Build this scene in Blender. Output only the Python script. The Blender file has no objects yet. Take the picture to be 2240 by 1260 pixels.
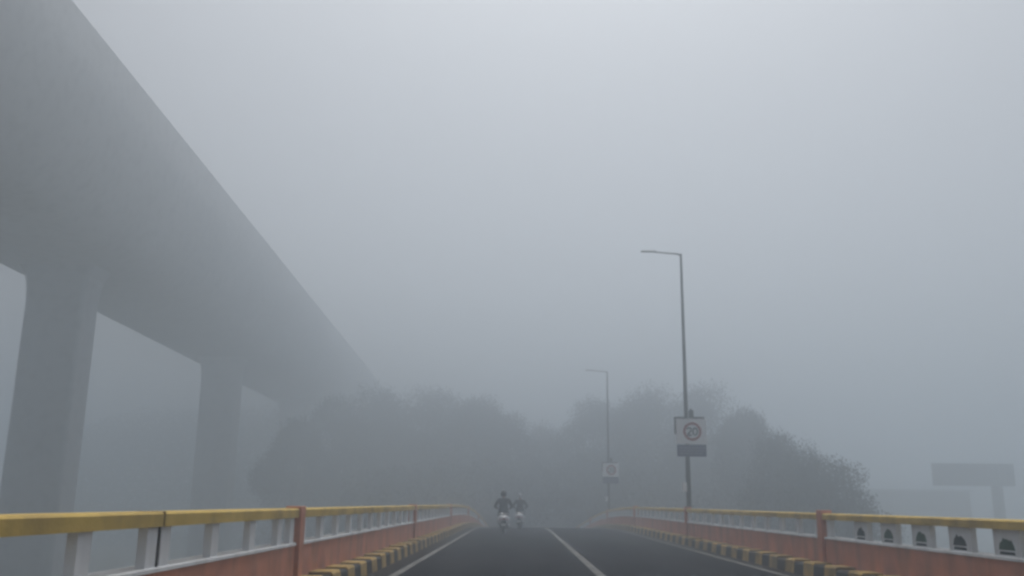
import bpy, bmesh, math, random
from mathutils import Vector, Matrix, noise
R = math.radians
sc = bpy.context.scene
col = sc.collection

# ------------------------------------------------------------ camera
EYE = 1.30
cam_d = bpy.data.cameras.new("camera")
cam = bpy.data.objects.new("camera", cam_d)
col.objects.link(cam)
cam_d.sensor_width = 36.0
cam_d.lens = 36.0 * 2000 / 2240
cam_d.clip_start = 0.05
cam_d.clip_end = 3000
PITCH = math.atan2(470, 2000)
YAW = math.atan2(20.5, 2054)
M_ = (Matrix.Rotation(YAW, 4, 'Z') @ Matrix.Rotation(math.pi / 2 + PITCH, 4, 'X') @ Matrix.Rotation(R(0.6), 4, 'Z'))
cam.matrix_world = Matrix.Translation((0, 0, EYE)) @ M_
sc.camera = cam

def ray(px, py):
    "world direction through a pixel of the 2240x1260 photograph, used to read off where real things stand"
    d = Vector((px - 1120, -(py - 630), -2000))
    return (M_.to_3x3() @ d).normalized()

def at(px, py, Y):
    d = ray(px, py)
    return Vector((0, 0, EYE)) + d * (Y / d.y)

# ------------------------------------------------------------ world, sun, exposure
SUN_EL, SUN_AZ = R(66), R(6)
w = bpy.data.worlds.new("World")
sc.world = w
w.use_nodes = True
nt = w.node_tree
nt.nodes.clear()
out = nt.nodes.new("ShaderNodeOutputWorld")
bg = nt.nodes.new("ShaderNodeBackground")
sky = nt.nodes.new("ShaderNodeTexSky")
sky.sky_type = 'NISHITA'
sky.sun_disc = False
sky.sun_elevation = SUN_EL
sky.sun_rotation = SUN_AZ
sky.air_density = 1.0
sky.dust_density = 4.0
sky.ozone_density = 1.0
hs = nt.nodes.new("ShaderNodeHueSaturation")
hs.inputs['Saturation'].default_value = 0.27
nt.links.new(sky.outputs[0], hs.inputs['Color'])
nt.links.new(hs.outputs[0], bg.inputs['Color'])
bg.inputs['Strength'].default_value = 0.09
nt.links.new(bg.outputs[0], out.inputs['Surface'])

sd = bpy.data.lights.new("sun", 'SUN')
sd.energy = 1.75
sd.angle = R(25)
sd.color = (1.0, 0.97, 0.92)
so = bpy.data.objects.new("sun", sd)
col.objects.link(so)
sdir = Vector((math.sin(SUN_AZ) * math.cos(SUN_EL), math.cos(SUN_AZ) * math.cos(SUN_EL), math.sin(SUN_EL)))
so.rotation_euler = sdir.to_track_quat('Z', 'Y').to_euler()
so.location = (0, 0, 60)

vs = sc.view_settings
vs.view_transform = 'Standard'
vs.look = 'None'
vs.gamma = 1.0
vs.use_curve_mapping = False
vs.exposure = 0.0

cy = sc.cycles
cy.volume_bounces = 4
cy.max_bounces = 8
cy.diffuse_bounces = 3
cy.use_denoising = True
cy.filter_width = 2.8

# ------------------------------------------------------------ materials
def mat(name, base, rough=0.8, var=0.18, scale=3.0, dirt=None, dirt_amt=0.0, streak=False, metallic=0.0, bump=0.0, spec=0.35):
    m = bpy.data.materials.new(name)
    m.use_nodes = True
    t = m.node_tree
    b = t.nodes["Principled BSDF"]
    b.inputs['Roughness'].default_value = rough
    b.inputs['Metallic'].default_value = metallic
    b.inputs['Specular IOR Level'].default_value = spec
    tc = t.nodes.new("ShaderNodeTexCoord")
    n1 = t.nodes.new("ShaderNodeTexNoise")
    n1.inputs['Scale'].default_value = scale
    n1.inputs['Detail'].default_value = 6
    t.links.new(tc.outputs['Object'], n1.inputs['Vector'])
    mp = t.nodes.new("ShaderNodeMapRange")
    mp.inputs['From Min'].default_value = 0.25
    mp.inputs['From Max'].default_value = 0.75
    mp.inputs['To Min'].default_value = 1 - var
    mp.inputs['To Max'].default_value = 1 + var
    t.links.new(n1.outputs['Fac'], mp.inputs['Value'])
    mul = t.nodes.new("ShaderNodeVectorMath")
    mul.operation = 'SCALE'
    mul.inputs[0].default_value = base[:3]
    t.links.new(mp.outputs[0], mul.inputs['Scale'])
    last = mul.outputs[0]
    if dirt:
        n2 = t.nodes.new("ShaderNodeTexNoise")
        n2.inputs['Scale'].default_value = 1.0
        n2.inputs['Detail'].default_value = 8
        mpg = t.nodes.new("ShaderNodeMapping")
        mpg.inputs['Scale'].default_value = (2.2, 2.2, 0.6) if streak else (1.6, 1.6, 1.6)
        t.links.new(tc.outputs['Object'], mpg.inputs['Vector'])
        t.links.new(mpg.outputs[0], n2.inputs['Vector'])
        r = t.nodes.new("ShaderNodeMapRange")
        r.inputs['From Min'].default_value = 0.47
        r.inputs['From Max'].default_value = 0.68
        r.inputs['To Max'].default_value = dirt_amt
        t.links.new(n2.outputs['Fac'], r.inputs['Value'])
        mx = t.nodes.new("ShaderNodeMix")
        mx.data_type = 'RGBA'
        t.links.new(r.outputs[0], mx.inputs[0])
        t.links.new(last, mx.inputs[6])
        mx.inputs[7].default_value = (*dirt, 1)
        last = mx.outputs[2]
    t.links.new(last, b.inputs['Base Color'])
    if bump:
        n3 = t.nodes.new("ShaderNodeTexNoise")
        n3.inputs['Scale'].default_value = scale * 12
        n3.inputs['Detail'].default_value = 5
        t.links.new(tc.outputs['Object'], n3.inputs['Vector'])
        bp = t.nodes.new("ShaderNodeBump")
        bp.inputs['Strength'].default_value = bump
        bp.inputs['Distance'].default_value = 0.02
        t.links.new(n3.outputs['Fac'], bp.inputs['Height'])
        t.links.new(bp.outputs[0], b.inputs['Normal'])
    return m

MT = {}
MT['red'] = mat("brick_red_paint", (0.62, 0.26, 0.17), 0.85, 0.16, 2.5, (0.32, 0.17, 0.12), 0.6, True, bump=0.3)
MT['white'] = mat("white_paint", (0.86, 0.86, 0.87), 0.75, 0.06, 3.0, (0.38, 0.36, 0.34), 0.4, True, bump=0.2)
MT['yellow'] = mat("yellow_paint", (0.64, 0.44, 0.11), 0.75, 0.18, 2.2, (0.25, 0.17, 0.07), 0.6, False, bump=0.2)
MT['kerb_yellow'] = mat("kerb_yellow", (0.46, 0.30, 0.09), 0.85, 0.22, 4, (0.10, 0.075, 0.05), 0.7, False, bump=0.3)
MT['kerb_black'] = mat("kerb_black", (0.028, 0.026, 0.024), 0.85, 0.3, 4, (0.09, 0.07, 0.05), 0.5, False, bump=0.3)
MT['concrete'] = mat("concrete", (0.52, 0.52, 0.53), 0.9, 0.06, 0.15, (0.38, 0.38, 0.39), 0.4)
MT['galv'] = mat("galvanised_steel", (0.10, 0.105, 0.11), 0.5, 0.12, 4, metallic=0.4)
MT['dark'] = mat("dark_metal", (0.02, 0.02, 0.022), 0.5, 0.1, 4)
MT['sign_white'] = mat("sign_white", (0.88, 0.86, 0.88), 0.5, 0.04, 3)
MT['sign_red'] = mat("sign_red", (0.30, 0.03, 0.03), 0.5, 0.1, 3)
MT['sign_text'] = mat('sign_text', (0.20, 0.21, 0.26), 0.5)
MT['sign_blue'] = mat("sign_blue", (0.05, 0.065, 0.16), 0.5, 0.1, 3)
MT['black'] = mat("black_plastic", (0.015, 0.015, 0.017), 0.5, 0.1, 4)
MT['rubber'] = mat("tyre_rubber", (0.018, 0.018, 0.018), 0.9, 0.1, 8)
MT['scooter_white'] = mat("scooter_white", (0.78, 0.78, 0.80), 0.25, 0.04, 3, spec=0.5)
MT['chrome'] = mat("bright_metal", (0.85, 0.85, 0.85), 0.3, 0.05, 3, metallic=0.6)
MT['plate'] = mat("number_plate", (0.70, 0.70, 0.68), 0.5, 0.05, 3)
MT['tail_red'] = mat("tail_lens", (0.25, 0.01, 0.01), 0.3, 0.05, 3)
MT['jacket'] = mat("dark_jacket", (0.02, 0.021, 0.027), 0.9, 0.2, 6)
MT['jacket_grey'] = mat("grey_jacket", (0.06, 0.062, 0.07), 0.9, 0.2, 6)
MT['trousers'] = mat("dark_trousers", (0.022, 0.024, 0.035), 0.9, 0.2, 6)
MT['skin'] = mat("skin", (0.24, 0.13, 0.085), 0.6, 0.06, 6)
MT['helmet_black'] = mat("helmet_black", (0.015, 0.015, 0.017), 0.3, 0.05, 4)
MT['helmet_grey'] = mat("helmet_grey", (0.40, 0.41, 0.43), 0.3, 0.05, 4)
MT['bark'] = mat("bark", (0.06, 0.045, 0.035), 0.95, 0.25, 3)
MT['leaf'] = mat("leaves", (0.014, 0.021, 0.011), 0.9, 0.2, 0.9, spec=0.02)
MT['leaf2'] = mat("leaves_pale", (0.018, 0.026, 0.013), 0.9, 0.2, 0.9, spec=0.02)
MT['wall'] = mat("plaster_wall", (0.22, 0.20, 0.17), 0.9, 0.12, 0.5, (0.12, 0.11, 0.10), 0.5, True)
MT['glass'] = mat("window_glass", (0.03, 0.035, 0.04), 0.2, 0.1, 1)
MT['hoarding'] = mat("hoarding_panel", (0.10, 0.10, 0.11), 0.7, 0.12, 0.5)
MT['motif_dark'] = mat("motif_dark", (0.02, 0.04, 0.045), 0.8, 0.35, 9)
MT['motif_green'] = mat("motif_green", (0.04, 0.10, 0.07), 0.8, 0.35, 9)
MT['joint'] = mat('joint_filler', (0.22, 0.14, 0.04), 0.9)
MT['soil'] = mat("soil", (0.15, 0.14, 0.11), 0.95, 0.2, 0.15, (0.06, 0.07, 0.04), 0.6)
MT['line'] = mat("road_line_paint", (0.14, 0.135, 0.125), 0.8, 0.3, 3, (0.05, 0.05, 0.05), 0.75)

def asphalt():
    m = bpy.data.materials.new("asphalt")
    m.use_nodes = True
    t = m.node_tree
    b = t.nodes["Principled BSDF"]
    b.inputs['Specular IOR Level'].default_value = 0.02
    tc = t.nodes.new("ShaderNodeTexCoord")
    big = t.nodes.new("ShaderNodeTexNoise"); big.inputs['Scale'].default_value = 1
    big.inputs['Detail'].default_value = 7
    mp = t.nodes.new("ShaderNodeMapping"); mp.inputs['Scale'].default_value = (0.9, 0.12, 1)
    t.links.new(tc.outputs['Object'], mp.inputs['Vector']); t.links.new(mp.outputs[0], big.inputs['Vector'])
    fine = t.nodes.new("ShaderNodeTexNoise"); fine.inputs['Scale'].default_value = 35; fine.inputs['Detail'].default_value = 5
    t.links.new(tc.outputs['Object'], fine.inputs['Vector'])
    r = t.nodes.new("ShaderNodeValToRGB")
    r.color_ramp.elements[0].position = 0.3; r.color_ramp.elements[0].color = (0.008, 0.008, 0.010, 1)
    r.color_ramp.elements[1].position = 0.72; r.color_ramp.elements[1].color = (0.032, 0.032, 0.035, 1)
    t.links.new(big.outputs['Fac'], r.inputs[0])
    mr = t.nodes.new("ShaderNodeMapRange")
    mr.inputs['From Min'].default_value = 0.3; mr.inputs['From Max'].default_value = 0.7
    mr.inputs['To Min'].default_value = 0.75; mr.inputs['To Max'].default_value = 1.25
    t.links.new(fine.outputs['Fac'], mr.inputs[0])
    sm = t.nodes.new("ShaderNodeVectorMath"); sm.operation = 'SCALE'
    t.links.new(r.outputs[0], sm.inputs[0]); t.links.new(mr.outputs[0], sm.inputs['Scale'])
    # blown dust lying in the gutters next to both kerbs
    sx = t.nodes.new("ShaderNodeSeparateXYZ"); t.links.new(tc.outputs['Object'], sx.inputs[0])
    a = t.nodes.new("ShaderNodeMath"); a.operation = 'SUBTRACT'; a.inputs[1].default_value = 1.4
    t.links.new(sx.outputs[0], a.inputs[0])
    ab = t.nodes.new("ShaderNodeMath"); ab.operation = 'ABSOLUTE'; t.links.new(a.outputs[0], ab.inputs[0])
    g = t.nodes.new("ShaderNodeMapRange"); g.inputs['From Min'].default_value = 3.5; g.inputs['From Max'].default_value = 4.1
    g.inputs['To Max'].default_value = 0.8
    t.links.new(ab.outputs[0], g.inputs[0])
    ml = t.nodes.new("ShaderNodeMath"); ml.operation = 'MULTIPLY'
    t.links.new(g.outputs[0], ml.inputs[0]); t.links.new(fine.outputs['Fac'], ml.inputs[1])
    mx = t.nodes.new("ShaderNodeMix"); mx.data_type = 'RGBA'
    t.links.new(ml.outputs[0], mx.inputs[0]); t.links.new(sm.outputs[0], mx.inputs[6])
    mx.inputs[7].default_value = (0.075, 0.06, 0.045, 1)
    t.links.new(mx.outputs[2], b.inputs['Base Color'])
    rr = t.nodes.new("ShaderNodeMapRange"); rr.inputs['To Min'].default_value = 0.8; rr.inputs['To Max'].default_value = 0.9
    t.links.new(big.outputs['Fac'], rr.inputs[0]); t.links.new(rr.outputs[0], b.inputs['Roughness'])
    bp = t.nodes.new("ShaderNodeBump"); bp.inputs['Strength'].default_value = 0.4; bp.inputs['Distance'].default_value = 0.01
    t.links.new(fine.outputs['Fac'], bp.inputs['Height']); t.links.new(bp.outputs[0], b.inputs['Normal'])
    return m
MT['asphalt'] = asphalt()

# ------------------------------------------------------------ helpers
def tag(o, label=None, cat=None, group=None, kind=None):
    if label: o['label'] = label
    if cat: o['category'] = cat
    if group: o['group'] = group
    if kind: o['kind'] = kind
    return o

def empty(name, loc=(0, 0, 0), rz=0):
    o = bpy.data.objects.new(name, None)
    o.empty_display_size = 0.3
    o.location = loc
    o.rotation_euler = (0, 0, rz)
    col.objects.link(o)
    return o

class MB:
    def __init__(self):
        self.v, self.f, self.m = [], [], []
    def add(self, vs_, fs_, mi=0):
        o = len(self.v)
        self.v += [tuple(p) for p in vs_]
        for f in fs_:
            self.f.append([i + o for i in f]); self.m.append(mi)
    def box(self, x0, x1, y0, y1, z0, z1, mi=0, M=None):
        vv = [Vector((x, y, z)) for x in (x0, x1) for y in (y0, y1) for z in (z0, z1)]
        if M: vv = [M @ p for p in vv]
        self.add(vv, [(0, 1, 3, 2), (4, 6, 7, 5), (0, 4, 5, 1), (2, 3, 7, 6), (0, 2, 6, 4), (1, 5, 7, 3)], mi)
    def tube(self, pts, rad, n=12, mi=0, caps=True):
        pts = [Vector(p) for p in pts]
        if not hasattr(rad, '__len__'): rad = [rad] * len(pts)
        rings = []
        prev = None
        for i, p in enumerate(pts):
            d = (pts[min(i + 1, len(pts) - 1)] - pts[max(i - 1, 0)]).normalized()
            if prev is None:
                u = d.orthogonal().normalized()
            else:
                u = (prev - d * prev.dot(d))
                u = u.normalized() if u.length > 1e-5 else d.orthogonal().normalized()
            prev = u
            w_ = d.cross(u)
            rings.append([p + (u * math.cos(2 * math.pi * k / n) + w_ * math.sin(2 * math.pi * k / n)) * rad[i] for k in range(n)])
        vv = [q for r_ in rings for q in r_]
        ff = []
        for i in range(len(pts) - 1):
            for k in range(n):
                ff.append((i * n + k, i * n + (k + 1) % n, (i + 1) * n + (k + 1) % n, (i + 1) * n + k))
        if caps:
            ff.append(tuple(range(n))[::-1])
            ff.append(tuple((len(pts) - 1) * n + k for k in range(n)))
        self.add(vv, ff, mi)
    def ellipsoid(self, c, r, nu=16, nv=10, mi=0, M=None, cut=None):
        vv, ff = [], []
        for j in range(nv + 1):
            th = math.pi * j / nv
            for i in range(nu):
                ph = 2 * math.pi * i / nu
                p = Vector((c[0] + r[0] * math.sin(th) * math.cos(ph), c[1] + r[1] * math.sin(th) * math.sin(ph), c[2] + r[2] * math.cos(th)))
                if cut is not None and p.z < cut: p.z = cut
                if M: p = M @ p
                vv.append(p)
        for j in range(nv):
            for i in range(nu):
                ff.append((j * nu + i, (j + 1) * nu + i, (j + 1) * nu + (i + 1) % nu, j * nu + (i + 1) % nu))
        self.add(vv, ff, mi)
    def sweep(self, prof, ys, off=lambda y: (0, 0), mi=0, closed=True, caps=True):
        n = len(prof)
        vv, ff = [], []
        for y in ys:
            dx, dz = off(y)
            for (x, z) in prof:
                vv.append((x + dx, y, z + dz))
        for i in range(len(ys) - 1):
            for k in range(n if closed else n - 1):
                ff.append((i * n + k, i * n + (k + 1) % n, (i + 1) * n + (k + 1) % n, (i + 1) * n + k))
        if closed and caps:
            ff.append(tuple(range(n)))
            ff.append(tuple((len(ys) - 1) * n + k for k in range(n))[::-1])
        self.add(vv, ff, mi)
    def torus(self, c, R_, r_, axis='X', nu=28, nv=10, mi=0, sy=1.0):
        vv, ff = [], []
        for i in range(nu):
            a = 2 * math.pi * i / nu
            for j in range(nv):
                b = 2 * math.pi * j / nv
                rr = R_ + r_ * math.cos(b)
                h = r_ * sy * math.sin(b)
                if axis == 'X': p = (c[0] + h, c[1] + rr * math.cos(a), c[2] + rr * math.sin(a))
                else: p = (c[0] + rr * math.cos(a), c[1] + h, c[2] + rr * math.sin(a))
                vv.append(p)
        for i in range(nu):
            for j in range(nv):
                ff.append((i * nv + j, ((i + 1) % nu) * nv + j, ((i + 1) % nu) * nv + (j + 1) % nv, i * nv + (j + 1) % nv))
        self.add(vv, ff, mi)
    def mesh(self, name, mats):
        me = bpy.data.meshes.new(name)
        me.from_pydata(self.v, [], self.f)
        for m in (mats if isinstance(mats, (list, tuple)) else [mats]): me.materials.append(m)
        me.polygons.foreach_set('material_index', self.m)
        bm = bmesh.new(); bm.from_mesh(me)
        bmesh.ops.recalc_face_normals(bm, faces=bm.faces)
        bm.to_mesh(me); bm.free()
        return me
    def build(self, name, mats, parent=None, smooth=False, bevel=0.0):
        me = self.mesh(name, mats)
        if smooth: me.polygons.foreach_set('use_smooth', [True] * len(me.polygons))
        o = bpy.data.objects.new(name, me)
        col.objects.link(o)
        if parent: o.parent = parent
        if bevel:
            b = o.modifiers.new('bevel', 'BEVEL'); b.width = bevel; b.segments = 2; b.limit_method = 'ANGLE'; b.angle_limit = R(40)
        return o

def copy_tree(o, parent=None):
    c = o.copy(); col.objects.link(c)
    if parent: c.parent = parent
    for ch in list(o.children): copy_tree(ch, c)
    return c

# ------------------------------------------------------------ the road over its crest
K, Y0, Y1 = 0.0010, 45.0, 76.0
GROUND = -7.0
def rz(y):
    if y <= Y0: return 0.0
    if y <= Y1: return -K * (y - Y0) ** 2
    return -K * (Y1 - Y0) ** 2 - 2 * K * (Y1 - Y0) * (y - Y1)
YEND = 98
ROAD_YS = [-30 + 2.5 * i for i in range(int((YEND + 30) / 2.5) + 1)]
roff = lambda y: (0, rz(y))
WL, WR = -3.10, 5.82          # road side faces of the two parapets
KL, KR = -2.72, 5.46          # road side faces of the two kerbs

g = MB(); n = 40; S = 1200
gv, gf = [], []
for j in range(n + 1):
    for i in range(n + 1):
        u, v = (i / n * 2 - 1), (j / n * 2 - 1)
        x, y = S * u * abs(u), S * v * abs(v) + 40
        gv.append((x, y, GROUND + 0.35 * noise.noise(Vector((x * .02, y * .02, 0)))))
for j in range(n):
    for i in range(n):
        gf.append((j * (n + 1) + i, j * (n + 1) + i + 1, (j + 1) * (n + 1) + i + 1, (j + 1) * (n + 1) + i))
g.add(gv, gf)
tag(g.build('ground', MT['soil'], smooth=True), kind='structure')

g = MB()
g.sweep([(WL, 0), (WR, 0)], ROAD_YS, roff, closed=False)
tag(g.build('road', MT['asphalt'], smooth=True), kind='structure')
g = MB()
g.sweep([(WL - 0.35, -0.02), (WR + 0.35, -0.02), (WR + 0.35, -7.6), (WL - 0.35, -7.6)], ROAD_YS, roff)
tag(g.build('embankment', MT['concrete']), kind='structure')

def line(name, xc, wd, ys):
    g = MB()
    g.sweep([(xc - wd / 2, 0.004), (xc + wd / 2, 0.004)], ys, roff, closed=False)
    tag(g.build(name, MT['line']), kind='structure')
line('edge_line', -2.25, 0.15, ROAD_YS)
line('edge_line', 5.08, 0.13, ROAD_YS)
line('centre_line', 1.53, 0.17, ROAD_YS)

rnd = random.Random(4)
def kerb(x0, x1, road_side):
    g = MB()
    y, k = 3.0, 0
    H = 0.25
    while y < 96:
        L = 0.615
        h = H + rnd.uniform(-0.012, 0.012) + (0.018 if k % 2 == 0 else -0.012)
        j = rnd.uniform(-0.008, 0.008)
        a, b = x0 + (j if road_side > 0 else 0), x1 + (j if road_side < 0 else 0)
        c = 0.03
        if road_side < 0: prof = [(a, 0), (a + 0.02, h - c), (a + 0.05, h), (b, h), (b, -0.02), (a, -0.02)]
        else: prof = [(b, 0), (b - 0.02, h - c), (b - 0.05, h), (a, h), (a, -0.02), (b, -0.02)]
        g.sweep(prof, [y + 0.006, y + L - 0.006], roff, mi=k % 2)
        y += L; k += 1
    return tag(g.build('kerb', [MT['kerb_yellow'], MT['kerb_black']]), kind='structure')
kerb(WL + 0.0, KL, 1)
kerb(KR, WR, -1)

# ------------------------------------------------------------ parapets
ZR, ZL = 0.69, 0.735       # red wall, white ledge, coping bottom and top
def parapet(side, pillars, posts, label, ZC0, ZC1, painted=()):
    xf = WL if side < 0 else WR
    s = side
    root = tag(empty('parapet_wall', (xf, 0, 0)), label, 'parapet')
    X = lambda a, b: (min(s * a, s * b), max(s * a, s * b))
    ys = [2.0 + 1.25 * i for i in range(77)]
    def sw(name, prof, m, bevel=0):
        g = MB(); g.sweep([(s * x, z) for x, z in prof], ys, roff)
        return g.build(name, m, root, bevel=bevel)
    sw('base_wall', [(0, -0.02), (0, ZR), (0.22, ZR), (0.22, -0.02)], MT['red'])
    sw('ledge', [(-0.02, ZR + .003), (-0.02, ZL - .012), (-0.008, ZL), (0.235, ZL), (0.235, ZR + .003)], MT['white'])
    sw('coping', [(-0.035, ZC0), (-0.035, ZC1 - .02), (-0.015, ZC1), (0.25, ZC1), (0.25, ZC0)], MT['yellow'])
    pb = MB(); pb.box(*X(0.0, 0.08), -0.11, 0.11, ZL, ZC0)
    pm = pb.mesh('baluster', MT['white'])
    wb = MB(); wb.box(*X(0.02, 0.10), -0.31, 0.31, ZL, ZC0)
    wm = wb.mesh('wide_panel', MT['white'])
    qb = MB(); qb.box(*X(0.01, 0.085), -0.16, 0.16, ZL, ZC0)
    qm = qb.mesh('baluster', MT['white'])
    for y in posts:
        o = bpy.data.objects.new('baluster', qm if y > 25 else pm); col.objects.link(o); o.parent = root
        o.location = (0, y, rz(y))
    for y in painted:
        o = bpy.data.objects.new('balustrade_panel', wm); col.objects.link(o); o.parent = root
        o.location = (0, y, 0)
        for nm, m, pts in motif(s):
            g = MB()
            n_ = len(pts)
            xa, xb = s * 0.0165, s * 0.0197
            g.add([(xa, a, b) for a, b in pts] + [(xb, a, b) for a, b in pts],
                  [tuple(range(n_)), tuple(range(n_, 2 * n_))] + [(k, (k + 1) % n_, n_ + (k + 1) % n_, n_ + k) for k in range(n_)])
            g.build(nm, m, o)
    for y in pillars:
        g = MB()
        g.box(*X(-0.065, 0.16), -0.13, 0.13, -0.015, 1.225)
        o = g.build('pillar', MT['red'], root, bevel=0.012); o.location = (0, y, rz(y))
    return root

def motif(s):
    rr = random.Random(rnd.random())
    z0 = ZL + 0.02
    hill = [(-.19, z0 + .055)] + [(-.19 + .38 * t / 10, z0 + .055 + (.14 + rr.uniform(-.025, .025)) * max(0, math.sin(math.pi * t / 10)) ** .5 * (.93 if t == 5 else 1)) for t in range(0, 11)] + [(.19, z0 + .055)]
    base = [(-.18, z0), (.18, z0), (.165, z0 + .035), (-.165, z0 + .035)]
    return [('painted_hill', MT['motif_green' if rr.random() < .4 else 'motif_dark'], hill), ('painted_base', MT['motif_dark'], base)]

LP = [13.25 + 14.6 * i for i in range(6)]
RP = [18.17 + 14.6 * i for i in range(6)]
def fill(pillars, start, pitch, skip=()):
    res = []
    y = start
    while y < 98:
        if all(abs(y - p) > 0.42 for p in pillars): res.append(y)
        y += pitch
    return res
lposts = [5.4, 6.75, 7.99, 8.30, 9.65, 11.0, 12.25, 12.9]
for a in range(-1, 6):
    p0 = 13.25 + 14.6 * a
    lposts = lposts if a < 0 else lposts + [p0 + 0.36] + [p0 + 0.36 + 1.258 * k for k in range(1, 11)] + [p0 + 14.6 - 0.36]
rposts = []
for a in range(0, 5):
    p0 = 18.17 + 14.6 * a
    rposts += [p0 + 0.36] + [p0 + 0.36 + 1.262 * k for k in range(1, 11)] + [p0 + 14.6 - 0.36]
rposts += [18.17 - 0.36]
pL = parapet(-1, LP, [y for y in lposts if y < 96], "brick red parapet with white balusters and yellow coping, left of the road beside the viaduct", 1.07, 1.195)
pR = parapet(1, RP, [y for y in rposts if y < 96], "brick red parapet with white balusters and yellow coping, right of the road below the street lamps", 1.05, 1.165,
             painted=[16.2 - 1.2 * k for k in range(8)])
# weathered joint in the left coping and balustrade
g = MB(); g.box(-0.02, 0.008, 8.12, 8.14, ZR, 1.068)
g.build('expansion_joint', MT['black'], pL)
g = MB(); g.box(-0.20, 0.038, 8.115, 8.15, 1.071, 1.198)
g.build('coping_joint', MT['joint'], pL)

# ------------------------------------------------------------ viaduct on the left
def vx(y):    # how far left its centre line lies
    return -(26.2 + 0.046 * y)
voff = lambda y: (vx(y), 0.0)
via = tag(empty('viaduct', (0, 0, 0)), "tall grey concrete viaduct on square piers fading into the fog beyond the left parapet", 'viaduct')
VB, VTOP = EYE + 14.25, EYE + 21.3
hw, fl = 7.1, 3.4
prof = [(-hw, VTOP)]
N = 16
for k in range(N + 1):          # left haunch
    a = math.pi / 2 * k / N
    prof.append((-fl - (hw - fl) * math.cos(a), VTOP - .6 - (VTOP - .6 - VB) * math.sin(a) ** 1.2))
for k in range(N + 1):
    a = math.pi / 2 * (1 - k / N)
    prof.append((fl + (hw - fl) * math.cos(a), VTOP - .6 - (VTOP - .6 - VB) * math.sin(a) ** 1.2))
prof.append((hw, VTOP))
VYS = [-30 + 5 * i for i in range(46)]
g = MB(); g.sweep(prof, VYS, voff)
dk = g.build('deck', MT['concrete'], via)
dk.data.polygons.foreach_set('use_smooth', [True] * len(dk.data.polygons))
dk.data.set_sharp_from_angle(angle=R(30))
for s in (-1, 1):
    g = MB()
    g.sweep([(s * (hw - .25), VTOP + .003), (s * hw, VTOP + .003), (s * hw, VTOP + 1.1), (s * (hw - .25), VTOP + 1.1)], VYS, voff)
    g.build('deck_parapet', MT['concrete'], via)
for y in (-19, 19, 56.5, 94, 132, 170):
    g = MB()
    zs = [(GROUND - .6, 1.85, 1.1), (VB - 2.2, 1.85, 1.1), (VB - 1.4, 1.9, 1.15), (VB - .7, 2.05, 1.2), (VB - .3, 2.25, 1.3), (VB + .25, 2.6, 1.4)]
    rings = []
    for z, ax, ay in zs:
        c = 0.28
        pts = []
        for (sx, sy, a0) in ((1, 1, 0), (-1, 1, 90), (-1, -1, 180), (1, -1, 270)):
            for q in range(4):
                a = R(a0 + 30 * q)
                pts.append((sx * (ax - c) + c * math.cos(a), sy * (ay - c) + c * math.sin(a), z))
        rings.append(pts)
    m_ = len(rings[0])
    vv = [p for r_ in rings for p in r_]
    ff = [(i * m_ + k, i * m_ + (k + 1) % m_, (i + 1) * m_ + (k + 1) % m_, (i + 1) * m_ + k) for i in range(len(rings) - 1) for k in range(m_)]
    ff += [tuple(range(m_)), tuple((len(rings) - 1) * m_ + k for k in range(m_))]
    g.add(vv, ff)
    g.build('pier', MT['concrete'], via).location = (vx(y) - .3, y, 0)

# ------------------------------------------------------------ street lamps
def lamp():
    root = empty('street_lamp')
    Z1 = 10.35
    g = MB(); g.tube([(0, 0, 1.228), (0, 0, 2.4), (0, 0, 5), (0, 0, Z1)], [.085, .08, .07, .042], 16)
    g.box(-.13, .13, -.12, .12, 1.227, 1.25)
    g.build('pole', MT['galv'], root, smooth=False)
    g = MB(); g.tube([(0, 0, Z1 - .06), (-.12, 0, Z1 - .0), (-.45, 0, Z1 + .02), (-1.0, 0, Z1 + .07)], [.04, .034, .03, .028], 10)
    g.build('arm', MT['galv'], root)
    g = MB()
    g.sweep([(-.10, .0), (-.07, .03), (.0, .04), (.07, .03), (.10, 0), (.05, -.02), (-.05, -.02)], [0, .05, .4, .55])
    M = Matrix.Translation((-.92, 0, Z1 + .08)) @ Matrix.Rotation(R(90), 4, 'Z')
    g.v = [tuple(M @ Vector(p)) for p in g.v]
    g.build('lamp_head', MT['galv'], root)
    g = MB(); g.box(-.20, -.075, -.11, .11, 1.75, 2.05); g.build('junction_box', MT['sign_white'], root, bevel=.01)
    return root
lampA = lamp()
XP = WR + 0.10
lampA.location = (XP, RP[1], 0)
lampB = copy_tree(lampA)
lampB.location = (XP, RP[3], rz(RP[3]))
tag(lampA, "tall grey street lamp with one short arm, the nearer and clearer one", 'street lamp', 'street lamps beyond the right parapet')
tag(lampB, "faint street lamp far off in the fog in front of the dark trees", 'street lamp', 'street lamps beyond the right parapet')

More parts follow.
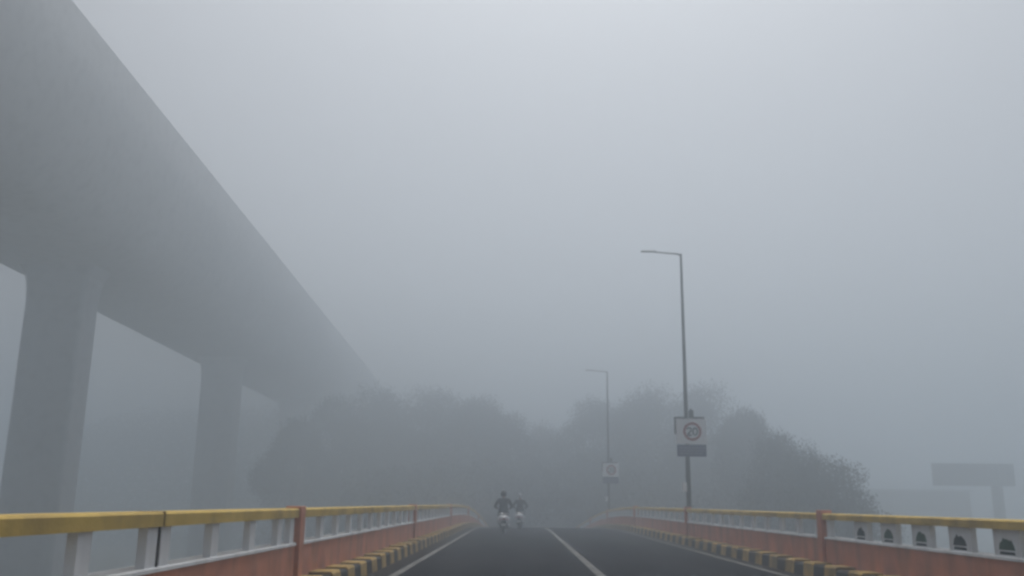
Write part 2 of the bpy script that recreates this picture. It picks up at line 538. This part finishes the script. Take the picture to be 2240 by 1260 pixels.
DIG = {'2': [(0, .8), (.12, .95), (.32, 1), (.5, .92), (.56, .74), (.48, .55), (.1, .16), (0, 0), (.58, 0)],
       '0': [(.3, 1), (.1, .88), (0, .62), (0, .38), (.1, .12), (.3, 0), (.5, .12), (.6, .38), (.6, .62), (.5, .88), (.3, 1)]}
def stroke(g, pts, x, z, h, r_, y):
    pp = [Vector((x + a * h, y, z + b * h)) for a, b in pts]
    g.tube(pp, r_, 8)
def speed_sign():
    root = empty('road_sign')
    # origin at the pole axis, height of the board's middle; boards face the oncoming driver (-y)
    g = MB(); g.box(-.40, .66, -.155, -.135, -.44, .44); g.build('sign_board', MT['sign_white'], root)
    g = MB()
    g.box(-.46, -.40, -.17, -.12, -.1, .50); g.box(-.46, .02, -.17, -.12, .443, .50); g.box(.24, .60, -.17, -.12, .443, .50)
    g.build('frame', MT['dark'], root)
    g = MB(); g.torus((.17, -.162, -.01), .28, .042, 'Y', 36, 8, sy=.25); g.build('red_ring', MT['sign_red'], root)
    g = MB(); stroke(g, DIG['2'], -.015, -.14, .26, .028, -.161); stroke(g, DIG['0'], .19, -.14, .26, .028, -.161)
    g.build('digits', MT['black'], root)
    g = MB(); g.box(-.38, .64, -.16, -.13, -.88, -.47)
    o = g.build('lower_plate', MT['sign_blue'], root)
    g = MB()
    for r_, z in enumerate((-.58, -.68, -.78)):
        x = -.30
        rr = random.Random(r_)
        while x < .52:
            wd = rr.uniform(.05, .14)
            g.box(x, x + wd, -.164, -.1605, z - .022, z + .022); x += wd + .035
    g.build('text_rows', MT['sign_text'], o)
    g = MB(); g.box(.10, .24, -.12, .06, .46, .74); g.tube([(.17, 0, .70), (.17, 0, .80)], .035, 8); g.build('camera_box', MT['dark'], root)
    g = MB()
    for z in (-.66, -.25, .3):
        g = MB(); g.box(-.12, .12, -.13, .10, z - .025, z + .025); g.build('bracket', MT['galv'], root)
    return root
c1 = at(1512, 944, RP[1])
sA = speed_sign(); sA.location = (XP, RP[1], c1.z)
sB = copy_tree(sA); sB.location = (XP, RP[3], at(1336, 1028, RP[3]).z)
tag(sA, "white road sign with ringed number above a dull blue plate on nearer lamp", 'road sign', 'signs on lamp poles')
tag(sB, "faint pale road sign on the far lamp pole in the fog", 'road sign', 'signs on lamp poles')

# ------------------------------------------------------------ trees
def leaf_crown(seed, H, Rw, nleaf, mats, parent):
    rr = random.Random(seed)
    clumps = []
    for k in range(44):
        a = rr.uniform(0, 2 * math.pi); t = rr.uniform(0, 1)
        prof_ = math.sin(math.pi * min(1, .12 + .86 * t)) ** .6
        r0 = Rw * prof_ * math.sqrt(rr.uniform(.05, 1)) * .85
        clumps.append((Vector((r0 * math.cos(a), r0 * math.sin(a), H * (.26 + .66 * t))), Rw * rr.uniform(.28, .46), rr.random() < .45))
    g = MB()
    vv, ff, mm = [], [], []
    per = nleaf // len(clumps)
    for c, r0, pale in clumps:
        for q in range(per):
            d = Vector((rr.gauss(0, 1), rr.gauss(0, 1), rr.gauss(0, 1))).normalized() * (r0 * rr.uniform(.25, 1.0) ** .6)
            d *= 1 + rr.uniform(-.15, .3)
            p = c + Vector((d.x, d.y, d.z * .75))
            sz = rr.uniform(.07, .14)
            u = Vector((rr.gauss(0, 1), rr.gauss(0, 1), rr.gauss(0, 1))).normalized()
            v_ = u.orthogonal().normalized()
            v_.rotate(Matrix.Rotation(rr.uniform(0, 6.28), 3, u))
            w_ = u.cross(v_)
            o_ = len(vv)
            vv += [p + v_ * sz, p + w_ * sz * .5, p - v_ * sz, p - w_ * sz * .5]
            ff.append((o_, o_ + 1, o_ + 2, o_ + 3)); mm.append(1 if pale else 0)
    me = bpy.data.meshes.new('crown')
    me.from_pydata([tuple(p) for p in vv], [], ff)
    for m in mats: me.materials.append(m)
    me.polygons.foreach_set('material_index', mm)
    o = bpy.data.objects.new('crown', me); col.objects.link(o); o.parent = parent
    t = MB()
    t.tube([(0, 0, -.4), (.1, .05, H * .2), (-.08, .1, H * .42), (.05, 0, H * .7)], [Rw * .11, Rw * .08, Rw * .06, Rw * .02], 10)
    for c, r0, pale in clumps[:10]:
        b0 = Vector((0, 0, H * rr.uniform(.22, .5)))
        t.tube([b0, b0.lerp(c, .5) + Vector((0, 0, -.3)), c], [Rw * .035, Rw * .022, Rw * .01], 6)
    t.build('trunk', MT['bark'], parent)

def make_tree(seed, H, Rw):
    root = empty('tree')
    leaf_crown(seed, H, Rw, 46000, [MT['leaf'], MT['leaf2']], root)
    return root
protos = [make_tree(s_, 15.0, 5.0) for s_ in (11, 23, 37, 51)]
used = set()
# pixel of the top, half width in pixels, distance, label
TREES = [
 (1300, 868, 88, 112, "dark misty tree just left of the nearer lamp pole, behind the far road sign"),
 (1405, 832, 98, 108, "tall broad misty tree immediately left of the nearer lamp pole"),
 (1530, 828, 98, 102, "tallest fog covered tree immediately right of the nearer lamp pole"),
 (1625, 880, 74, 84, "sloping shouldered misty tree between the lamp pole and the lower trees right"),
 (1695, 942, 55, 68, "mid height misty tree stepping down towards the right end of the grove"),
 (1750, 960, 46, 64, "second tree from the right end of the grove, low and bushy"),
 (1812, 988, 38, 61, "rightmost low square topped tree of the grove in the fog"),
 (650, 905, 76, 108, "leftmost misty tree of the left grove, right of the second viaduct pier"),
 (740, 862, 88, 114, "misty tree in the left grove under the fading end of the viaduct"),
 (845, 832, 98, 118, "broad misty tree, highest in the left grove"),
 (950, 836, 92, 118, "rounded misty tree in the left grove, next right of its highest tree"),
 (1045, 858, 84, 114, "misty tree above the two scooters"),
 (1118, 900, 66, 110, "low faint tree right above the scooters, left of the gap in the grove"),
 (1196, 915, 66, 124, "low faint tree straight ahead in the gap over the road"),
]
for i, (px, ty, hwp, Y, lab) in enumerate(TREES):
    p = protos[i % 4]
    t = p if (i % 4) not in used else copy_tree(p)
    used.add(i % 4)
    top = at(px, ty, Y)
    z0 = GROUND
    t.location = (top.x, Y, z0)
    hgt = top.z - z0
    wsc = (hwp * Y / 2054) / 5.0
    wsc *= 1.15
    t.scale = (wsc, max(wsc, .75), hgt / 15.4)
    t.rotation_euler = (0, 0, i * 1.3)
    tag(t, lab, 'tree', 'trees in the fog')
# bushes filling under the crowns
rb = random.Random(8)
def wood(name, label, skyline, Ya, Yb, n, size):
    "a far wood that reads as one mass: leaf sized faces filled in under an uneven skyline given in metres"
    vv, ff = [], []
    x0, x1 = skyline[0][0], skyline[-1][0]
    for q in range(n):
        x = rb.uniform(x0, x1)
        k = max(i for i in range(len(skyline) - 1) if skyline[i][0] <= x)
        (xa, za), (xb, zb) = skyline[k], skyline[k + 1]
        top = za + (zb - za) * (x - xa) / (xb - xa)
        t_ = rb.random() ** .8
        y = Ya + (Yb - Ya) * (t_ * .75 + .25 * rb.random())
        top += 2.2 * noise.noise(Vector((x * .22, y * .22, 3))) + .9 * noise.noise(Vector((x * .8, y * .8, 9)))
        z = GROUND + (top - GROUND) * min(1, t_ * rb.uniform(.85, 1.06))
        if -4.5 < x < 7 and y < YEND + 2.5 and z < rz(y) + 3.3: continue
        p = Vector((x, y, z)); sz = rb.uniform(*size)
        u = Vector((rb.gauss(0, 1), rb.gauss(0, 1), rb.gauss(0, 1))).normalized(); v_ = u.orthogonal().normalized(); w_ = u.cross(v_)
        o_ = len(vv); vv += [p + v_ * sz, p + w_ * sz * .6, p - v_ * sz, p - w_ * sz * .6]; ff.append((o_, o_ + 1, o_ + 2, o_ + 3))
    g = MB(); g.add(vv, ff)
    tag(g.build(name, MT['leaf']), label, 'wood', kind='stuff')
def sk(Y, pts): return [(at(px, py, Y).x, at(px, py, Y).z) for px, py in pts]
wood('woodland', "low dark wood behind the grove and over the far end of the road", sk(76, [(640, 1030), (760, 1000), (900, 985), (1050, 985), (1120, 1000), (1210, 1010), (1300, 980), (1450, 960), (1600, 970), (1700, 1000), (1790, 1030), (1850, 1068)]), 64, 116, 150000, (.12, .24))
wood('woodland', "faint far wood seen between the piers of the viaduct", sk(160, [(-60, 930), (150, 880), (350, 860), (520, 870), (640, 860), (800, 900)]), 160, 190, 60000, (.2, .4))

# ------------------------------------------------------------ hoarding and low building on the right
Yb = 112
a, b = at(2040, 1015, Yb), at(2220, 1062, Yb)
bb = tag(empty('billboard', (a.x, Yb, GROUND)), "faint rectangular hoarding on a single post at the far right", 'billboard')
zt, zb = a.z - GROUND, b.z - GROUND
W_ = b.x - a.x
g = MB(); g.box(0, W_, 0, .25, zb, zt); g.build('panel', MT['hoarding'], bb)
g = MB()
g.box(-.06, W_ + .06, -.04, .29, zt + .003, zt + .1); g.box(-.06, W_ + .06, -.04, .29, zb - .1, zb - .003)
g.box(-.08, -.003, -.04, .29, zb, zt); g.box(W_ + .003, W_ + .08, -.04, .29, zb, zt)
g.build('frame', MT['galv'], bb)
xp = at(2190, 1100, Yb).x - a.x
g = MB(); g.tube([(xp, .6, -.5), (xp, .6, zt - .3)], .65, 18)
g.box(xp - .2, xp + .2, .26, .6, zb + .1, zb + .35); g.box(xp - .2, xp + .2, .26, .6, zt - .5, zt - .25)
g.build('post', MT['galv'], bb)

Yh = 140
a, b = at(1800, 1068, Yh), at(2120, 1066, Yh)
hb = tag(empty('low_building', (a.x, Yh, GROUND)), "long low flat roofed building barely showing in the fog between grove and hoarding", 'building')
W_ = b.x - a.x; H_ = a.z - GROUND
g = MB(); g.box(0, W_, 0, 8, -.6, H_ - .25); g.build('wall', MT['wall'], hb)
g = MB(); g.box(-.3, W_ + .3, -.35, 8.3, H_ - .247, H_); g.build('roof', MT['concrete'], hb)
for fl in range(2):
    for k in range(5):
        x = 1.0 + k * (W_ - 2) / 4.6
        z = 1.2 + fl * 4.3
        f = MB(); f.box(x - .05, x + 1.35, -.06, -.003, z - .05, z + 1.45); fo = f.build('window', MT['wall'], hb)
        f = MB(); f.box(x, x + 1.3, -.075, -.062, z, z + 1.4); f.build('pane', MT['glass'], fo)

# ------------------------------------------------------------ scooters and riders
def scooter():
    root = empty('scooter')       # faces +y, origin on the ground under the middle
    for y, nm in ((-.62, 'rear_wheel'), (.66, 'front_wheel')):
        w_ = empty(nm, (0, y, .26)); w_.parent = root
        g = MB(); g.torus((0, 0, 0), .20, .062, 'X', 32, 12); g.build('tyre', MT['rubber'], w_, smooth=True)
        g = MB(); g.tube([(-.045, 0, 0), (.045, 0, 0)], .15, 20); g.tube([(-.08, 0, 0), (.08, 0, 0)], .03, 10); g.build('rim', MT['galv'], w_)
    # rounded rear body
    g = MB()
    secs = [(-.86, .60, .075, .08), (-.82, .60, .13, .12), (-.76, .60, .27, .18), (-.5, .57, .29, .20), (-.3, .54, .25, .18), (-.12, .48, .15, .16), (-.02, .40, .10, .12)]
    vv, ff = [], []
    n_ = 18
    for (y, zc, rx, rzz) in secs:
        for k in range(n_):
            a = 2 * math.pi * k / n_
            ca, sa = math.cos(a), math.sin(a)
            vv.append((rx * abs(ca) ** .8 * (1 if ca > 0 else -1), y, zc + rzz * abs(sa) ** .8 * (1 if sa > 0 else -1)))
    for i in range(len(secs) - 1):
        for k in range(n_): ff.append((i * n_ + k, i * n_ + (k + 1) % n_, (i + 1) * n_ + (k + 1) % n_, (i + 1) * n_ + k))
    ff += [tuple(range(n_)), tuple((len(secs) - 1) * n_ + k for k in range(n_))]
    g.add(vv, ff); g.build('rear_body', MT['scooter_white'], root, smooth=True)
    g = MB(); g.sweep([(-.15, 0), (-.16, .05), (-.11, .09), (.11, .09), (.16, .05), (.15, 0)], [-.74, -.70, -.4, -.1, .05], lambda y: (0, .745 - (.02 if y < -.72 else 0)))
    g.build('seat', MT['black'], root, smooth=False)
    g = MB(); g.box(-.17, .17, -.05, .42, .27, .33); g.build('floorboard', MT['black'], root, bevel=.02)
    g = MB()
    vv, ff = [], []
    for i, (z, y, wx) in enumerate([(.30, .44, .17), (.45, .47, .20), (.65, .46, .22), (.85, .40, .17), (.95, .36, .10)]):
        for k in range(9):
            t = k / 8 * 2 - 1
            vv.append((wx * t, y + .08 * (1 - t * t), z))
        for k in range(9):
            t = 1 - k / 8 * 2
            vv.append((wx * t, y + .08 * (1 - t * t) - .03, z))
    for i in range(4):
        for k in range(18): ff.append((i * 18 + k, i * 18 + (k + 1) % 18, (i + 1) * 18 + (k + 1) % 18, (i + 1) * 18 + k))
    ff += [tuple(range(18)), tuple(72 + k for k in range(18))]
    g.add(vv, ff); g.build('front_apron', MT['scooter_white'], root, smooth=True)
    g = MB()
    vv, ff = [], []
    for i in range(11):
        a = R(15 + 15 * i)
        for s in (-1, -.5, .5, 1):
            vv.append((s * .085, .66 + .29 * math.cos(a) * 1.0, .26 + (.29 + (.02 if abs(s) < 1 else 0)) * math.sin(a)))
    for i in range(10):
        for k in range(3): ff.append((i * 4 + k, i * 4 + k + 1, (i + 1) * 4 + k + 1, (i + 1) * 4 + k))
    g.add(vv, ff); g.build('front_mudguard', MT['scooter_white'], root)
    g = MB(); g.tube([(0, .64, .28), (0, .40, .95), (0, .36, 1.03)], .03, 10); g.build('steering_column', MT['dark'], root)
    g = MB(); g.tube([(-.34, .24, 1.04), (-.2, .34, 1.03), (0, .37, 1.02), (.2, .34, 1.03), (.34, .24, 1.04)], .016, 8)
    g.ellipsoid((0, .39, 1.03), (.14, .10, .08)); hb_ = g.build('handlebar', MT['black'], root)
    for s in (-1, 1):
        g = MB(); g.tube([(s * .26, .30, 1.05), (s * .31, .31, 1.2)], .008, 6); g.ellipsoid((s * .33, .31, 1.24), (.065, .018, .045)); g.build('mirror', MT['black'], hb_)
    g = MB(); g.box(-.03, .03, -.89, -.865, .60, .66); g.ellipsoid((0, -.87, .62), (.09, .03, .04)); g.build('tail_light', MT['tail_red'], root)
    for s in (-1, 1):
        g = MB(); g.ellipsoid((s * .15, -.83, .60), (.045, .04, .03)); g.build('indicator', MT['tail_red'], root)
    g = MB()
    g.box(-.10, .10, -.93, -.905, .22, .56, M=Matrix.Translation((0, 0, 0)))
    mg = g.build('rear_mudguard', MT['black'], root, bevel=.01)
    g = MB(); g.box(-.10, .10, -.945, -.933, .33, .45); g.build('number_plate', MT['plate'], mg)
    g = MB()
    g.tube([(-.17, .05, .62), (-.20, -.25, .80), (-.20, -.7, .84), (-.10, -.93, .85), (.10, -.93, .85), (.20, -.7, .84), (.20, -.25, .80), (.17, .05, .62)], .016, 8)
    g.build('grab_rail', MT['chrome'], root)
    g = MB(); g.tube([(.14, -.1, .24), (.18, -.4, .26), (.21, -.60, .33), (.23, -.90, .40)], [.025, .05, .065, .055], 14)
    g.build('exhaust', MT['chrome'], root, smooth=False)
    g = MB(); g.box(-.14, .12, -.5, 0, .2, .36); g.build('engine', MT['dark'], root, bevel=.03)
    return root

def skin_mesh(chains, name, sub=2):
    "chains: list of [(pos, radius)...]; the first vertex of later chains attaches to the vertex at the same position"
    vv, ee, rad, idx = [], [], [], {}
    for ch in chains:
        prev = None
        for p, r_ in ch:
            key = tuple(round(c, 4) for c in p)
            if key not in idx:
                idx[key] = len(vv); vv.append(p); rad.append(r_)
            if prev is not None and prev != idx[key]: ee.append((prev, idx[key]))
            prev = idx[key]
    me = bpy.data.meshes.new(name + '_rig'); me.from_pydata(vv, ee, [])
    o = bpy.data.objects.new(name + '_rig', me); col.objects.link(o)
    m = o.modifiers.new('skin', 'SKIN'); m.use_smooth_shade = True
    me.skin_vertices if hasattr(me, 'skin_vertices') else None
    layer = me.skin_vertices[0] if me.skin_vertices else None
    if layer is None:
        bpy.context.view_layer.objects.active = o
        bpy.context.view_layer.update()
        layer = me.skin_vertices[0]
    for i, r_ in enumerate(rad):
        rr = r_ if hasattr(r_, '__len__') else (r_, r_)
        layer.data[i].radius = rr
        layer.data[i].use_root = (i == 0)
    s = o.modifiers.new('sub', 'SUBSURF'); s.levels = sub; s.render_levels = sub
    dg = bpy.context.evaluated_depsgraph_get()
    res = bpy.data.meshes.new_from_object(o.evaluated_get(dg))
    bpy.data.objects.remove(o); bpy.data.meshes.remove(me)
    res.name = name
    return res

def rider(jacket, helmet, lean=0.0, pillion=False):
    root = empty('person')
    B = lambda x, y, z: (x + lean * max(0, z - .8), y, z)
    hip = B(0, -.28, .93)
    ch = [[(hip, (.17, .14)), (B(0, -.26, 1.10), (.185, .15)), (B(0, -.20, 1.28), (.215, .15)), (B(0, -.16, 1.40), (.18, .125)), (B(0, -.13, 1.48), (.065, .065)), (B(0, -.11, 1.54), (.055, .06)),
           (B(0, -.09, 1.62), (.085, .10)), (B(0, -.08, 1.70), (.085, .095)), (B(0, -.09, 1.75), (.05, .06))]]
    for s in (-1, 1):
        ch.append([(B(0, -.16, 1.40), (.18, .125)), (B(s * .22, -.15, 1.40), .085), (B(s * .33, -.06, 1.22), .07), (B(s * .38, .02, 1.12), .06),
                   (B(s * .33, .15, 1.09), .038), (B(s * .285, .24, 1.075), .03), (B(s * .275, .285, 1.07), (.038, .022))])
        hand = B(s * .275, .285, 1.07)
        for q in range(4):
            fx = s * (.245 + .022 * q)
            ch.append([(hand, (.038, .022)), (B(fx, .315, 1.075), .0095), (B(fx, .325, 1.045), .009), (B(fx, .30, 1.025), .008)])
        ch.append([(hand, (.038, .022)), (B(s * .235, .27, 1.045), .011), (B(s * .225, .295, 1.02), .009)])
        ch.append([(hip, (.17, .14)), (B(s * .13, -.20, .91), .10), (B(s * .20, .14, .84), .075), (B(s * .19, .20, .78), .066), (B(s * .17, .20, .58), .055), (B(s * .15, .18, .42), .042), (B(s * .15, .26, .365), .04), (B(s * .15, .36, .36), .028)])
    me = skin_mesh(ch, 'body')
    for m in (jacket, MT['trousers'], MT['skin'], MT['black']): me.materials.append(m)
    for p in me.polygons:
        c = p.center
        if c.z > 1.49 and abs(c.x - lean * .7) < .16: k = 2
        elif c.z < .43: k = 3
        elif c.z < .99 and c.y > -.6 and abs(c.x) < .34: k = 1
        elif c.y > .235 and c.z > .98: k = 2
        else: k = 0
        p.material_index = k
        p.use_smooth = True
    o = bpy.data.objects.new('body', me); col.objects.link(o); o.parent = root
    hc = (lean * .86, -.085, 1.675)
    g = MB(); g.ellipsoid(hc, (.135, .155, .155), 24, 16, cut=1.575)
    h = g.build('helmet', helmet, root, smooth=True)
    g = MB(); g.ellipsoid((hc[0], hc[1] + .035, hc[2] - .01), (.118, .13, .075), 20, 10); g.build('visor', MT['glass'], h, smooth=True)
    return root

def put(root, x, y, rzr=0):
    root.location = (x, y, rz(y) + 0.004); root.rotation_euler = (0, 0, rzr)
pA = at(1101, 1160, 41.0)
s1 = scooter(); put(s1, pA.x, 41.0, R(1.5))
r1 = rider(MT['jacket'], MT['helmet_black']); put(r1, pA.x, 41.0, R(1.5))
pB = at(1137, 1148, 50.0)
s2 = copy_tree(s1); put(s2, pB.x, 50.0, R(-3))
r2 = rider(MT['jacket_grey'], MT['helmet_grey'], lean=.03); put(r2, pB.x, 50.0, R(-3))
s1.name = 'scooter'; s2.name = 'scooter'
tag(s1, "white scooter nearer to the viewer, ridden in the left lane", 'scooter', 'scooters on the road')
tag(s2, "white scooter farther off, right beside the nearer one", 'scooter', 'scooters on the road')
tag(r1, "person in dark jacket and black helmet riding the nearer scooter", 'person')
tag(r2, "person in grey jacket and pale grey helmet riding the farther scooter", 'person')

# ------------------------------------------------------------ the fog
FX, FY, FT = 1210, 1260, 24.5
g = MB(); g.box(-FX, FX, 40 - FX, 40 + FX, GROUND - 1.6, FT)
hz = g.build('haze', [])
hz.data.materials.clear()
m = bpy.data.materials.new('haze'); m.use_nodes = True
t = m.node_tree; t.nodes.clear()
o_ = t.nodes.new('ShaderNodeOutputMaterial'); pv = t.nodes.new('ShaderNodeVolumePrincipled')
pv.inputs['Color'].default_value = (0.80, 0.865, 0.925, 1)
pv.inputs['Density'].default_value = 0.0164
pv.inputs['Anisotropy'].default_value = 0.78
t.links.new(pv.outputs[0], o_.inputs['Volume'])
hz.data.materials.append(m)
tag(hz, kind='stuff', label='pale grey morning fog over the whole road', cat='fog')
